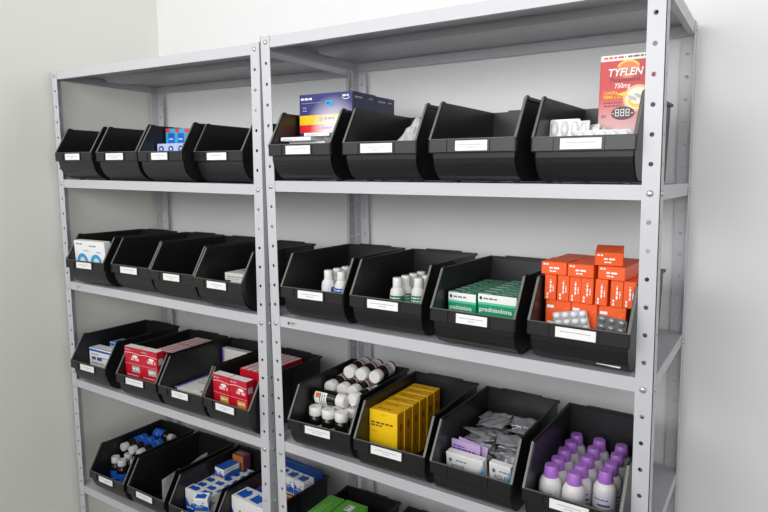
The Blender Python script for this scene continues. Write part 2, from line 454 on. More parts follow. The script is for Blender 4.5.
carton('glove_carton','large dark blue carton standing behind the banded blue carton, top row','carton','R1',0,-.080,.083,.2015,.086,.006,.209,NAVY,{'right':NAVYS},glove_deco,seed=4)
def plain_deco(ink, band=None):
    def f_(b, F, w, d, h, r):
        f = F['front']
        if band: b.rect(f,.001,h*.7,w-.001,h*.95,band)
        b.dash(f,w*.08,h*.45,w*.5,h*.12,ink,r); b.dash(f,w*.08,h*.2,w*.35,h*.08,ink,r)
        t = F['top']; b.dash(t,w*.1,d*.4,w*.6,d*.12,ink,r)
    return f_
for q,(x0,x1,y,z0,z1,rz,lb) in enumerate([(-.083,.03,.062,.006,.094,0,'upright white leaflet pack beneath two others in the blue carton bin'),
        (-.084,.008,.034,.0945,.1035,.03,'thin white leaflet pack lying at the left in front of the large blue carton'),(-.01,.06,.036,.1038,.112,.1,'thin white leaflet pack lying at the right in front of the large blue carton')]):
    carton('leaflet_pack',lb,'leaflet pack','R1',0,x0,x1,y,.034 if q == 0 else .055,z0,z1,WHITE,None,plain_deco(INK),'white leaflet packs',rz=rz,seed=20+q)

# --- R1 second bin: crumpled clear bag
def bag():
    bm = bmesh.new(); bmesh.ops.create_icosphere(bm, subdivisions=4, radius=1)
    r = random.Random(5); ph = [(Vector((r.gauss(0,1),r.gauss(0,1),r.gauss(0,1))).normalized(), r.uniform(3,9), r.uniform(0,6)) for _ in range(14)]
    for v in bm.verts:
        n = v.co.normalized(); s = 1.
        for dv, fq, p in ph: s += .035*abs(math.sin(fq*n.dot(dv)+p))-.02
        tz = n.z; narrow = 1-.45*max(0,tz)
        v.co = Vector((n.x*.047*s*narrow+.016*max(0,tz), n.y*.045*s*narrow, (n.z+1)*.064*s))
    mn = min(v.co.z for v in bm.verts)
    for v in bm.verts: v.co.z -= mn
    me = D.meshes.new('plastic_bag'); bm.to_mesh(me); bm.free(); me.materials.append(BAG)
    o = D.objects.new('plastic_bag', me); COL.objects.link(o); return o
tag(place(bag(),'R1',1,.016,.13,.006),'crumpled clear plastic bag in the second top-row bin','plastic bag')

# --- blister packs
def blister(w,h,nx,nz,px=.35,pz=.4,foil=FOILD,dome=PVC,depth=.006,curve=0.):
    b = MB(); r_ = .004
    pts = []
    for cx, cz, a0 in ((w/2-r_,h-r_,0),(-w/2+r_,h-r_,90),(-w/2+r_,r_,180),(w/2-r_,r_,270)):
        for q in range(4): a = math.radians(a0+30*q); pts.append((cx+r_*math.cos(a), cz+r_*math.sin(a)))
    n = len(pts)
    b.add([(x,y,z) for y in (-.0004,.0006) for x,z in pts], [tuple(range(n)), tuple(range(2*n-1,n-1,-1))]+[(q,(q+1)%n,n+(q+1)%n,n+q) for q in range(n)], foil)
    for i in range(nx):
        for j in range(nz):
            cx = -w/2+w*(i+.5)/nx; cz = h*(j+.5)/nz; ax, az = w/nx*px, h/nz*pz
            m_ = 10; vs = []
            for lev, (s_, d) in enumerate(((1,0),(.92,.6),(.6,.95))):
                for q in range(m_): a = 2*math.pi*q/m_; vs.append((cx+ax*s_*math.cos(a),-.0004-depth*d,cz+az*s_*math.sin(a)))
            vs.append((cx,-.0004-depth,cz))
            fs = [(l*m_+q,l*m_+(q+1)%m_,(l+1)*m_+(q+1)%m_,(l+1)*m_+q) for l in range(2) for q in range(m_)]+[(2*m_+q,2*m_+(q+1)%m_,3*m_) for q in range(m_)]
            b.add(vs, fs, dome, True)
    return b
r = random.Random(3)
bl = [(-.056,.067,.122,-.10,.05,'upright white blister pack showing three large tablets, far left in the red carton bin'),
      (-.036,.066,.118,-.15,-.5,'white blister pack leaning behind the leftmost one, top-row right bin'),
      (-.022,.075,.112,-.2,-.7,'white blister pack third from the left in the top-row right bin'),
      (-.012,.085,.106,-.2,-.9,'shorter white blister pack fourth from the left in the top-row right bin')]
for q,(x,y,h,rx,rz,lb) in enumerate(bl):
    o = blister(.05 if q else .058,h-.006,3 if q == 0 else 2,3,.4,.43,PVC,PVC,.007).build('blister_pack')
    tag(place(o,'R1',3,x,y,.007,rz,rx),lb,'blister pack','white blister packs')
o = blister(.1,.0895,5,4,.4,.44,PVC,PVC,.006).build('blister_pack')
tag(place(o,'R1',3,.024,.058,.009,0,.16),'wide white blister pack lying along the lip before the tall red carton','blister pack','white blister packs')

# --- tall red carton
def tyflen_deco(b, F, w, d, h, r):
    f = F['front']; f2 = lambda u,v: (u-w/2,-E_*2,v); f3 = lambda u,v: (u-w/2,-E_*3,v); f4 = lambda u,v: (u-w/2,-E_*4,v)
    b.rect(f,.0006,h-0.0112,w-.0006,h-0.0005,WHITE)
    b.dash(f2,.006,h-0.0071,.04,.0034,REDP,r); b.dash(f2,.05,h-0.0071,w-.055,.0034,INK,r)
    b.ell(f,w*.58,h-0.0282,.021,.016,ORANGED,24); b.ring(f2,w*.58,h-0.0266,.021,.016,.004,YELP,.3,math.pi-.3,14)
    b.text(f3,'TYFLEN',.0155,h-0.0403,.0195,REDD,.18,.03,width=.0645)
    b.text(f4,'TYFLEN',.0145,h-0.0394,.0195,WHITE,.18,.025,width=.0645)
    b.text(f2,'Paracetamol',.019,h-0.0502,.0115,REDX,bold=.008,width=.054)
    b.text(f2,'750mg',.028,h-0.0618,.0125,WHITE,bold=.01,width=.029)
    # glowing sun-like print with two capsules
    f6 = lambda u,v: (u-w/2,-E_*5,v)
    cu, cv = w-.006, h-0.0822
    for a_, m_ in ((.026,PEACH),(.021,CREAM)): b.ell(lambda u,v,a_=a_: (min(u,w-.0008)-w/2,-E_*(2-a_*30),v),cu-.012,cv,a_,a_*.95,m_,24)
    b.ring(f3,cu-.012,cv-.003,.018,.014,.006,YELP,math.pi*.95,2*math.pi,14)
    b.poly([(.032,h-0.0730),(.05,h-0.0689),(.054,h-0.0780),(.046,h-0.0764)],f3,YELP)
    for du, dv in ((-.02,.001),(-.008,.004)):
        b.poly([(cu-.002+du+.009*math.cos(a)*.9-.003*math.sin(a)*.6, cv+dv+.005*math.cos(a)*-.5+.0042*math.sin(a)) for a in [2*math.pi*q/14 for q in range(14)]],f4,GREYB)
    b.text(f6,'CONTRA',.0085,h-0.0735,.0082,YELP,bold=.02,width=.027); b.text(f6,'FEBRE e DOR',.0085,h-0.0809,.0082,YELP,bold=.02,width=.04)
    b.ell(f2,.0455,h-0.1087,.0215,.0125,REDX,26)
    f5 = f4
    seg = lambda u,v,uu,vv: b.rect(f5,u,v,uu,vv,WHITE)
    for q in range(3):
        u0 = .032+q*.0095; v0 = h-0.1141; a_, hh, t = .007, .013, .0013
        seg(u0,v0,u0+a_,v0+t); seg(u0,v0+hh/2-t/2,u0+a_,v0+hh/2+t/2); seg(u0,v0+hh-t,u0+a_,v0+hh)
        for uu in (u0,u0+a_-t): seg(uu,v0+.0008,uu+t,v0+hh-0.0007)
    seg(.0258,h-0.1096,.0298,h-0.1083); seg(.0608,h-0.1096,.0648,h-0.1083)
    b.dash(f2,.006,h-0.1129,.009,.0022,INK,r); b.dash(f2,.006,h-0.1162,.009,.0022,INK,r)
    for q in range(2): b.dash(f2,.01,h-0.0896-.006*q,.032,.0022,REDD,r)
PEACH = mat('peach_print', (244,196,140), .4); CREAM = mat('cream_print', (250,240,220), .4); REDX = mat('maroon_print', (74,20,24), .4)
carton('medicine_carton','tall red carton printed TYFLEN 750mg standing in the top-row right bin','carton','R1',3,-.007,.082,.12,.05,.006,.241,TYRED,{'right':REDP,'top':WHITE},tyflen_deco,seed=9)

# ------------------------------------------------------------------ bottles
def bottle_proto(name, body_prof, cap_prof, bm_, cm_, lab=None, wob=.03, n=24):
    root = empty(name)
    b = MB(); b.lathe(body_prof,n,bm_); b.build('body',root)
    b = MB(); b.lathe(cap_prof,32,cm_,wob=-wob); o = b.build('cap',root)
    if lab:
        rr, z0, z1, deco = lab
        b = MB(); deco(b, rr, z0, z1); b.build('wrap_label',root)
    return root
def wrap(b, rr, z0, z1, mt, a0, a1, n=18, e=.0004):
    vs = []
    for q in range(n+1):
        a = a0+(a1-a0)*q/n
        for z in (z0,z1): vs.append(((rr+e)*math.cos(a),(rr+e)*math.sin(a),z))
    b.add(vs,[(2*q,2*q+2,2*q+3,2*q+1) for q in range(n)],mt,True)
def wrapdash(b, rr, z, h, a0, a1, mt, rnd):
    a = a0
    while a < a1:
        l = min(a1-a, rnd.uniform(1.5,3.2)*h/rr); wrap(b,rr,z,z+h,mt,a,a+l,2,.0008); a += l+.5*h/rr
PI = math.pi
def green_lab(colr):
    def f_(b, rr, z0, z1):
        q = random.Random(2)
        wrap(b,rr,z0,z1,WHITE,-PI*.98,PI*.98,36,.0003)
        wrap(b,rr,z0+(z1-z0)*.3,z1-.002,colr,-PI*.9,0,18,.0006)
        for k in range(3): wrapdash(b,rr,z1-.009-.007*k,.003,-PI*.8,-PI*.25,WHITE,q)
        wrapdash(b,rr,z0+.004,.003,-PI*.8,-PI*.2,INK,q)
    return f_
def whitebottle(colr):
    return bottle_proto('medicine_bottle',[(.015,0),(.0172,.002),(.0176,.006),(.0176,.074),(.0172,.082),(.015,.088),(.0112,.091),(.0105,.094)],
        [(.0112,.092),(.0116,.093),(.0112,.113),(.0104,.1145)],WPLAST,WCAP,(.0176,.012,.076,green_lab(colr)))
wb = whitebottle(mat('label_blue',(30,80,180),.4)); first = True
lbs = ['white bottle showing a blue label at its front, in the second row','white bottle left of the blue-labelled one in the second-row bin','white bottle in the middle of the rear file of the blue-label bin','white bottle second from the back in the blue-label bin','rearmost white bottle in the blue-label bin']
for q,(x,y,rz) in enumerate([(.029,.0895,.15),(-.0115,.0905,2.2),(-.010,.1275,.3),(-.009,.1645,1.),(-.008,.2015,2.)]):
    o = wb if q == 0 else dup(wb)
    tag(place(o,'R2',0,x,y,.006,rz),lbs[q],'bottle','white bottles in the first second-row bin')
wg = whitebottle(GREENP)
lbs = ['white bottle with a green label, front left of the six','white bottle with a green label, front right of the six','white green-labelled bottle just behind the front left one','white green-labelled bottle second from the back in the left file','white green-labelled bottle rearmost in the left file','white green-labelled bottle behind the front right one']
for q,(x,y,rz) in enumerate([(-.0155,.086,.1),(.028,.110,.0),(-.0145,.1235,.3),(-.0135,.1605,.4),(-.012,.1975,.1),(.027,.152,-.3)]):
    o = wg if q == 0 else dup(wg)
    tag(place(o,'R2',1,x,y,.006,rz),lbs[q]+', second row','bottle','white bottles with green labels')

# --- R2 third bin: green cartons
def green_deco(txt):
    def f_(b, F, w, d, h, r):
        f = F['front']; f2 = lambda u,v: (u-w/2,-E_*2,v)
        b.rect(f,.0008,h-.0175,w-.0008,h-.0006,WHITE)
        b.rect(f,.0008,h-.0225,w-.0008,h-.0175,mat('light_green_print',(92,200,160),.4))
        b.ell(f2,.007,h-.009,.003,.004,DKINK,10); b.dash(f2,.013,h-.011,.03,.0035,INK,r)
        b.text(f2,txt,.004,h-.0365,.0135,WHITE,bold=.012,width=w-.014)
        b.rect(f2,w-.024,h-.05,w-.004,h-.044,mat('orange_flash',(230,110,40),.4))
        b.dash(f2,.006,.03,w*.5,.004,WHITE,r)
        t = F['top']; b.rect(t,.001,.001,w*.35,d*.3,WHITE); b.dash(t,w*.4,d*.4,w*.4,d*.18,WHITE,r)
    return f_
GT = {'top':mat('green_card_top',(34,128,96),.4)}
gl_ = carton_mesh(.066,.026,.106,GREEN,GT,green_deco('prednisolona'),5).build('medicine_carton')
gr_ = carton_mesh(.086,.026,.110,GREEN,GT,green_deco('prednisolona'),6).build('medicine_carton')
ordw = ['front','second','third','fourth','fifth','sixth','rearmost']
for c,(src,xc) in enumerate(((gl_,-.0475),(gr_,.0325))):
    for q in range(7):
        o = src if q == 0 else src.copy()
        if q: COL.objects.link(o)
        place(o,'R2',2,xc+R0.uniform(-.0012,.0012),.058+.0285*q-.002*c,.006,R0.uniform(-.02,.02))
        tag(o,f'green and white carton, {ordw[q]} of the {"left" if c == 0 else "right"} file in the second-row bin','carton','green and white cartons')

# --- R2 fourth bin: orange cartons
def orange_deco(mode):
    def f_(b, F, w, d, h, r):
        f = F['front']
        if mode == 'v':
            b.dash(f,w*.2,h*.06,h*.22,w*.14,WHITE,r,True); b.dash(f,w*.46,h*.3,h*.5,w*.13,WHITE,r,True); b.dash(f,w*.72,h*.35,h*.25,w*.08,WHITE,r,True)
        elif mode == 'h':
            b.dash(f,w*.08,h*.74,w*.2,h*.12,WHITE,r); b.dash(f,w*.32,h*.45,w*.42,h*.14,WHITE,r); b.dash(f,w*.34,h*.22,w*.25,h*.1,WHITE,r)
        else:
            b.dash(f,w*.06,h*.86,w*.3,h*.05,WHITE,r); b.dash(f,w*.08,h*.55,w*.6,h*.07,WHITE,r); b.dash(f,w*.08,h*.43,w*.4,h*.05,WHITE,r)
            b.ring(f,w*.9,h*.5,w*.28,h*.4,.003,ORANGED,math.pi*.5,math.pi*1.4,12)
        rt = F['right']; b.dash(rt,d*.2,h*.4,d*.5,h*.12,ORANGED,r)
    return f_
ov = carton_mesh(.0225,.072,.05,ORANGE,None,orange_deco('v'),31).build('medicine_carton')
oh = carton_mesh(.0495,.072,.0248,ORANGE,None,orange_deco('h'),32).build('medicine_carton')
ob = carton_mesh(.0495,.072,.111,ORANGE,None,orange_deco('b'),33).build('medicine_carton')
used = set()
def ocart(src, x, y, z, lb, rz=0, rx=0):
    o = src if src.name not in used else src.copy()
    if src.name in used: COL.objects.link(o)
    used.add(src.name)
    place(o,'R2',3,min(x+.003,.0757),y,z,rz,rx); tag(o,lb,'carton','orange cartons')
oxs = ['first from the left','second from the left','third from the left','fourth from the left']
for q,x in enumerate((-.0585,-.008,.0435)): ocart(ob,x,.062,.006,f'large orange carton in the lowest front layer of the pile, {oxs[q]}')
for q,x in enumerate((-.0585,-.008,.0435)): ocart(ob,x,.137,.006,f'large orange carton hidden in the lowest rear layer, {oxs[q]}')
num = ['first','second','third','fourth','fifth','sixth','seventh']
for q,x in enumerate((-.0745,-.0495,-.0265,-.0035,.0225,.0500,.079)): ocart(ov,x,.060+R0.uniform(-.002,.002),.1175,f'narrow orange carton on end in the middle front layer, {num[q]} from the left',R0.uniform(-.02,.02))
for q,x in enumerate((-.0745,-.05,-.0265,-.0025,.0215,.0465,.072)): ocart(ov,x,.1345,.1175,f'narrow orange carton on end in the middle rear layer, {num[q]} from the left')
for q,(x,y,z,rz,lb) in enumerate([(-.0685,.058,.168,.02,'flat orange carton on top of the pile, leftmost of the front'),(-.0165,.055,.168,-.05,'flat orange carton on top of the pile, second from the left'),
    (.0395,.058,.168,-.06,'flat orange carton beneath the topmost one'),(.0335,.060,.1936,.22,'topmost orange carton, alone on the highest layer of the pile'),
    (-.065,.134,.168,0,'flat orange carton at the back left top of the pile'),(-.013,.131,.168,0,'flat orange carton at the back top, middle'),(.0405,.134,.168,0,'flat orange carton at the back right top of the pile')]):
    ocart(oh,x,y,z,lb,rz,.1 if 'topmost one' not in lb and 'topmost' in lb else 0)
o = blister(.066,.088,4,6,.4,.42,GREYPL,PVC,.005).build('blister_pack'); tag(place(o,'R2',3,-.012,.062,.018,.05,.2,-.2),'white-pocketed blister pack leaning in front of the orange cartons','blister pack','blister packs before the orange cartons')
o = blister(.054,.078,3,5,.4,.42,SILV,SILV,.004).build('blister_pack'); tag(place(o,'R2',3,.042,.066,.022,-.05,.14,.1),'dull silver blister pack with its foil out beside the white-pocketed one','blister pack','blister packs before the orange cartons')
b = MB(); b.add([(-.02,0,.0),(.022,0,-.002),(.024,0,.0035),(-.012,0,.006),(-.02,0,.003)],[(0,1,2,3,4)],WHITE); b.add([(-.02,.0004,.0),(.022,.0004,-.002),(.024,.0004,.0035),(-.012,.0004,.006),(-.02,.0004,.003)],[(0,1,2,3,4)],WHITE)
o = b.build('torn_sticker'); tag(place(o,'R2',3,.052,.0265,.0155,0,-.75),'torn white sticker scrap low on the front of the orange carton bin','sticker')

# --- L1 third bin: blue and cyan cartons
CYAN = mat('cyan_card',(40,170,214),.4,noise=.05)
def cyan_deco(b,F,w,d,h,r):
    f = F['front']; f2 = lambda u,v: (u-w/2,-E_*2,v)
    b.rect(f,w*.3,.002,w-.001,h-.014,BLUE); b.rect(f,.001,h-.012,w*.5,h-.001,REDP); b.dash(f2,w*.4,h*.55,w*.45,.005,WHITE,r); b.dash(f2,w*.4,h*.78,w*.4,.004,WHITE,r); b.ell(f2,w*.62,h*.68,.006,.006,BLUEL,10)
for q in range(3):
    carton('medicine_carton',f'cyan and blue carton with a red corner, {["leftmost","middle","rightmost"][q]} of three standing','carton','L1',2,-.081+.0415*q,-.0405+.0415*q,.090,.032,.006,.156-.001*q,CYAN,None,cyan_deco,'cyan and blue cartons',seed=40+q)
def wcirc_deco(b,F,w,d,h,r):
    f = F['front']; f2 = lambda u,v: (u-w/2,-E_*2,v)
    b.ell(f,w*.45,h*.85,w*.28,.0095,BLUE,14); b.dash(f2,w*.15,h*.7,w*.7,.003,BLUE,r); b.ell(f2,w*.45,h*.85,.004,.004,WHITE,8)
    b.rect(F['top'],w*.1,d*.2,w*.9,d*.8,LILACP)
for q in range(3):
    carton('medicine_carton',f'small pale carton with a blue dot, {["leftmost","middle","rightmost"][q]} before the cyan cartons','carton','L1',2,-.081+.0425*q,-.0395+.0425*q,.058,.03,.006,.11,mat('pale_blue_card',(196,204,232),.4),None,wcirc_deco,'small pale blue cartons',seed=45+q)

# --- L2 first bin
def rings_deco(b,F,w,d,h,r):
    f = F['front']; f2 = lambda u,v: (u-w/2,-E_*2,v)
    for u in (w*.25,w*.7):
        b.ring(f,u,h*.47,.027,.027,.010,BLUEL,0,2*PI,26); b.ring(f2,u,h*.47,.0175,.0175,.004,mat('teal_print',(120,200,225),.4),0,2*PI,22)
    b.dash(f,w*.07,h*.9,w*.22,.004,INK,r); b.dash(f,w*.5,h*.86,w*.22,.004,INK,r); b.dash(f,w*.3,h*.74,w*.2,.003,BLUEL,r); b.dash(f,w*.72,h*.72,w*.15,.003,BLUEL,r)
    s = F['right']; b.dash(s,d*.3,h*.3,h*.4,.003,INK,r,True)
carton('medicine_carton','white carton with two blue rings leaning at the front of the leftmost second-row bin','carton','L2',0,-.0855,.066,.033,.024,.0168,.147,WHITE,None,rings_deco,rx=.05,seed=50)
carton('medicine_carton','smaller white carton behind the ringed one at the right','carton','L2',0,.03,.085,.09,.04,.006,.13,WHITE,None,plain_deco(BLUEL),seed=51)
# --- L2 fourth bin: flat white cartons
FW = mat('ivory_card',(222,220,212),.45,noise=.04)
for q in range(4):
    carton('flat_carton',f'flat ivory carton, {["lowest","second from the bottom","second from the top","topmost"][q]} in the stack by the unit posts','carton','L2',3,-.045+.012*(q%3),.083,.06+.004*q,.12,.006+.0222*q,.0278+.0222*q,FW,None,plain_deco(INK),'flat ivory cartons',rz=.02*(q-1),seed=55+q)

# --- L3 first bin
def bluetop_deco(b,F,w,d,h,r):
    f = F['front']; f2 = lambda u,v: (u-w/2,-E_*2,v)
    b.rect(f,.0008,h-.011,w-.0008,h-.004,BLUE); b.text(f2,'Onax',.014,h-.04,.017,mat('ink_blue',(40,70,150),.4),width=.05) if False else b.dash(f2,.014,h-.04,.055,.011,mat('ink_blue',(60,84,160),.4),r)
    b.dash(f2,.012,h-.022,.04,.003,INK,r); b.dash(f2,.012,h-.052,.07,.003,INK,r); b.dash(f2,.06,h-.03,.05,.003,BLUEL,r)
    b.rect(F['top'],.002,.002,w-.002,.006,BLUE)
carton('medicine_carton','white carton with a blue top band, front one in the leftmost third-row bin','carton','L3',0,-.083,.048,.062,.04,.006,.116,WHITE,None,bluetop_deco,seed=60)
carton('medicine_carton','white and blue carton standing behind the blue-banded one','carton','L3',0,-.06,.06,.125,.05,.006,.124,mat('pale_sky_card',(176,200,226),.45),{'top':mat('sky_card_top',(120,160,210),.45)},bluetop_deco,seed=61)

# --- L3 red cartons
def red_deco(panel):
    def f_(b,F,w,d,h,r):
        f = F['front']; f2 = lambda u,v: (u-w/2,-E_*2,v)
        b.poly([(.0005,h-0.0185),(w*.4,h-0.0158),(w-.0005,h-0.0198),(w-.0005,h-0.0211),(w*.4,h-0.0172),(.0005,h-0.0198)],f,WHITE)
        b.dash(f2,.006,h-0.0106,w*.35,.004,LILACP,r)
        b.ell(f2,w*.66,h-0.0277,w*.17,.0048,WHITE,16); b.dash(f2,w*.4,h-0.0409,w*.5,.0085,mat('pale_pink_print',(240,190,200),.4),r)
        b.rect(f2,.0005,h-0.0538,w-.0005,h-0.0528,mat('pale_pink_print',(240,190,200),.4))
        b.rect(f2,w*.42,h-0.0792,w*.92,h-0.0594,panel); b.dash(lambda u,v:(u-w/2,-E_*3,v),w*.48,h-0.0713,w*.35,.006,WHITE,r)
        b.dash(f2,w*.1,h-0.0924,w*.7,.004,mat('pale_pink_print',(240,190,200),.4),r)
        s = F['right']; b.rect(s,d*.2,h*.72,d*.8,h*.85,GREYB)
    return f_
def redrow_deco(b,F,w,d,h,r):
    t = F['top']; b.rect(t,w*.2,.001,w*.98,d-.001,mat('pale_rose_print',(236,222,222),.45)); t2 = lambda u,v:(u-w/2,v,h+2*E_)
    b.dash(t2,w*.5,d*.25,d*.5,w*.14,mat('faded_red_print',(206,120,126),.4),r,True)
GPAN = mat('grey_green_panel',(170,186,172),.4); YPAN = mat('yellow_orange_panel',(238,160,60),.4)
for bn,(k,i,panel,x0s,w,y,h,lean,xr0,zr,word) in enumerate([('L3',1,GPAN,(-.0855,-.0095),.0755,.035,.152,.04,-.022,.15,'grey-panelled'),('L3',3,YPAN,(-.0855,-.0155),.0685,.0355,.132,.04,-.042,.155,'yellow-panelled')]):
    for q,x0 in enumerate(x0s):
        carton('medicine_carton',f'red carton, {["left","right"][q]} of the {word} pair facing front on the third row','carton',k,i,x0,x0+w,y,.027,.0168,.0168+h,RED,{'top':WHITE},red_deco(panel),'red cartons facing front',rx=lean,seed=70+q+5*bn)
    src = carton_mesh(.0205,.086,zr-.006,RED,None,redrow_deco,77).build('medicine_carton'); n0 = 0
    for row in range(2):
        for c in range(4):
            o = src if n0 == 0 else src.copy()
            if n0: COL.objects.link(o)
            n0 += 1
            place(o,k,i,xr0+.0105+.0213*c,.094+.0885*row,.006,R0.uniform(-.006,.006))
            tag(o,f'stripe-topped red carton on edge, {num[c]} from left, {["near","far"][row]} rank behind {word} pair','carton','red cartons on edge')
# --- L3 third bin: white cartons edged purple
def purp_deco(b,F,w,d,h,r):
    t = F['top']; t2 = lambda u,v:(u-w/2,v,h+2*E_)
    b.rect(t,.0006,.0006,.011,d-.0006,PURP); b.rect(t,.014,.0006,.016,d-.0006,PURP)
    b.poly([(.10,.002),(.14,.002),(.15,.02),(.13,.034),(.108,.024)],t,REDP); b.dash(t2,.03,.06,.09,.006,INK,r); b.dash(t2,.03,.08,.06,.004,INK,r)
    f = F['front']; b.rect(f,.0006,.0006,.010,h-.0006,PURP); b.rect(f,.0006,.0006,w-.0006,h*.2,PURP)
for q in range(3):
    carton('flat_carton',f'flat white carton edged in purple, {["lowest","middle","topmost"][q]} of the lying stack on the third row','carton','L3',2,-.085,.084,.063-.004*q,.15,.006+.0203*q,.026+.0203*q,WHITE,None,purp_deco,'flat white cartons edged in purple',seed=80+q)
def purp2(b,F,w,d,h,r):
    f = F['front']; b.rect(f,.0006,.0006,.008,h-.0006,PURP); b.rect(f,.011,.0006,.0125,h-.0006,PURP); b.dash(f,.03,h*.7,.05,.005,INK,r)
carton('flat_carton','white carton with purple edge standing upright at the back of its bin','carton','L3',2,-.084,.03,.25,.022,.006,.14,FW,None,purp2,seed=84)

# --- R3 first bin: dark bottles with white caps
def dark_lab(b, rr, z0, z1):
    q = random.Random(4); ol = mat('orange_label',(226,108,40),.4)
    wrap(b,rr,z0,z1,WHITE,-PI*.8,PI*.8,30)
    wrap(b,rr,z0+.004,z0+.016,ol,-PI*.75,-PI*.55,8,.0006); wrap(b,rr,z0+.016,z0+.02,GREENP,-PI*.75,-PI*.55,8,.0006); wrap(b,rr,z1-.012,z1-.004,ol,PI*.1,PI*.5,12,.0006)
    for k in range(3): wrapdash(b,rr,z1-.008-.007*k,.003,-PI*.7,PI*.7,INK,q)
db = bottle_proto('syrup_bottle',[(.016,0),(.0185,.002),(.019,.005),(.019,.064),(.0175,.070),(.0135,.075),(.013,.080)],
     [(.0172,.076),(.0176,.0775),(.0174,.099),(.0152,.1005)],AMBER,WCAP,(.019,.012,.05,dark_lab),wob=.025)
usedb = [0]
SCZ = .92
def dbp(x,y,z,lb,rz=0,rx=0,ry=0,grp='dark bottles with white caps'):
    o = db if usedb[0] == 0 else dup(db)
    usedb[0] += 1; place(o,'R3',0,x,y,z,rz,rx,ry); o.scale = (1,1,SCZ); tag(o,lb,'bottle',grp)
for q,x in enumerate((-.064,-.0235,.0165)): dbp(x,.0805,.0062,f'dark bottle with white cap standing upright at the bin lip, {["leftmost","middle","rightmost"][q]} of three',rz=1.3*q)
for j in range(4):
    SCZ = .92 if j == 0 else 1.02
    for q in range(4):
        if j == 0: xx = -.062+.041*q
        else: xx = -.062+.041*q
        dbp(xx,.119+.0395*j+ (0 if j else .001),.006 if j else .0057,'dark bottle with white cap in the covered lower layer of the pile',rz=q*1.1+j,grp='covered dark bottles')
# two lying across, caps to the right / left
SCZ = 1.
dbp(-.085,.105,.1175,'dark bottle lying across with its orange and green label at the left',rz=0,rx=0,ry=PI/2)
dbp(.065,.200,.124,'dark bottle lying aslant with its cap beside the orange-labelled one',rz=-.35,rx=PI/2)
# rows lying towards the viewer: cap forward
for q,x in enumerate((-.066,-.0275,.011)): dbp(x,.245,.1275,f'dark bottle lying with white cap towards the front, lower rank, {num[q]} from the left',rz=R0.uniform(-.05,.05),rx=PI/2)
for q,x in enumerate((-.036,.003,.042)): dbp(x,.291,.1615,f'dark bottle lying with white cap towards the front, highest rank, {num[q]} from the left',rz=R0.uniform(-.05,.05),rx=PI/2)

# --- R3 second bin: yellow cartons
def yel_deco(b,F,w,d,h,r):
    f = F['front']
    b.dash(f,w*.4,h*.92,w*.18,.0025,YELS,r); b.dash(f,w*.06,h*.755,w*.78,.0045,YINK,r); b.dash(f,w*.06,h*.705,w*.4,.004,YINK,r); b.dash(f,w*.06,h*.6,w*.2,.0025,YELS,r)
    s = F['right']; b.ell(s,d*.5,h*.72,d*.18,d*.3,YELD,12); b.dash(s,d*.4,h*.2,h*.35,d*.12,YELD,r,True)
    t = F['top']; b.dash(t,w*.2,d*.4,w*.5,d*.12,YELD,r)
YINK = mat('brown_ink',(112,84,30),.5)
YELD = mat('dark_amber_print',(150,92,10),.4)
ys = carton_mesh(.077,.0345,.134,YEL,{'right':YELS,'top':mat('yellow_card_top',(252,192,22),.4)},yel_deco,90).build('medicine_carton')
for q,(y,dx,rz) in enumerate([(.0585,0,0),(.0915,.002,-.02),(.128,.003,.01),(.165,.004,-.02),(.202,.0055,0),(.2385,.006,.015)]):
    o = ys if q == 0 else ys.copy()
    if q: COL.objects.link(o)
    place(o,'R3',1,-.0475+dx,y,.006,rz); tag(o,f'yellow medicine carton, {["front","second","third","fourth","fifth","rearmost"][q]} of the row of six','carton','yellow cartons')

# --- R3 third bin: foil sachets, cards, cartons
def sachet(seed):
    r = random.Random(seed); nx, ny = 14, 10; w, h = .07, .046
    ph = [(r.uniform(-120,120),r.uniform(-120,120),r.uniform(0,6),r.uniform(.001,.003)) for _ in range(9)]
    top, bot = [], []
    bend = r.uniform(-2.,2.)
    for j in range(ny+1):
        for i in range(nx+1):
            u, v = i/nx-.5, j/ny-.5
            x, y = u*w, v*h
            puff = max(0,(1-(2*u)**4)*(1-(2*v)**4))
            n = sum(a*abs(math.sin(fx*x+fy*y+p)) for fx,fy,p,a in ph)-.008
            base = bend*(x*x)+.002*math.sin(40*y+seed)
            top.append((x,y,base+.0035*puff+n*.7+.0004)); bot.append((x,y,base-.0035*puff+n*.7-.0004))
    b = MB(); n1 = (nx+1)*(ny+1)
    fs = []
    for j in range(ny):
        for i in range(nx):
            a = j*(nx+1)+i; fs.append((a,a+1,a+nx+2,a+nx+1)); fs.append((n1+a,n1+a+nx+1,n1+a+nx+2,n1+a+1))
    edge = [i for i in range(nx+1)]+[(j*(nx+1)+nx) for j in range(1,ny+1)]+[(ny*(nx+1)+i) for i in range(nx-1,-1,-1)]+[(j*(nx+1)) for j in range(ny-1,0,-1)]
    for a,c in zip(edge,edge[1:]+edge[:1]): fs.append((a,c,n1+c,n1+a))
    b.add(top+bot,fs,FOIL)
    return b
sv = [sachet(100+q).build('foil_sachet') for q in range(4)]
r = random.Random(12); cnt = 0
for lay in range(6):
    z = .021+.0155*lay
    for row in range(4):
        for c in range(2):
            if lay == 5 and row == 0: continue
            x = -.043+.086*c+r.uniform(-.012,.012); y = .105+.048*row+r.uniform(-.012,.012)
            x = max(-.042,min(.042,x)); y = max(.095 if lay < 2 else .085,min(.262,y))
            zz = z+.004*row*(lay/6.)
            o = sv[cnt] if cnt < 4 else sv[cnt%4].copy()
            if cnt >= 4: COL.objects.link(o)
            place(o,'R3',2,x,y,zz,r.uniform(-.35,.35)+(PI if r.random() < .5 else 0),r.uniform(-.15,.15)+(.14 if lay > 3 else 0),r.uniform(-.18,.18))
            tag(o,'crumpled silver foil sachet in the heap filling the unlabelled third-row bin','sachet','silver foil sachets'); cnt += 1
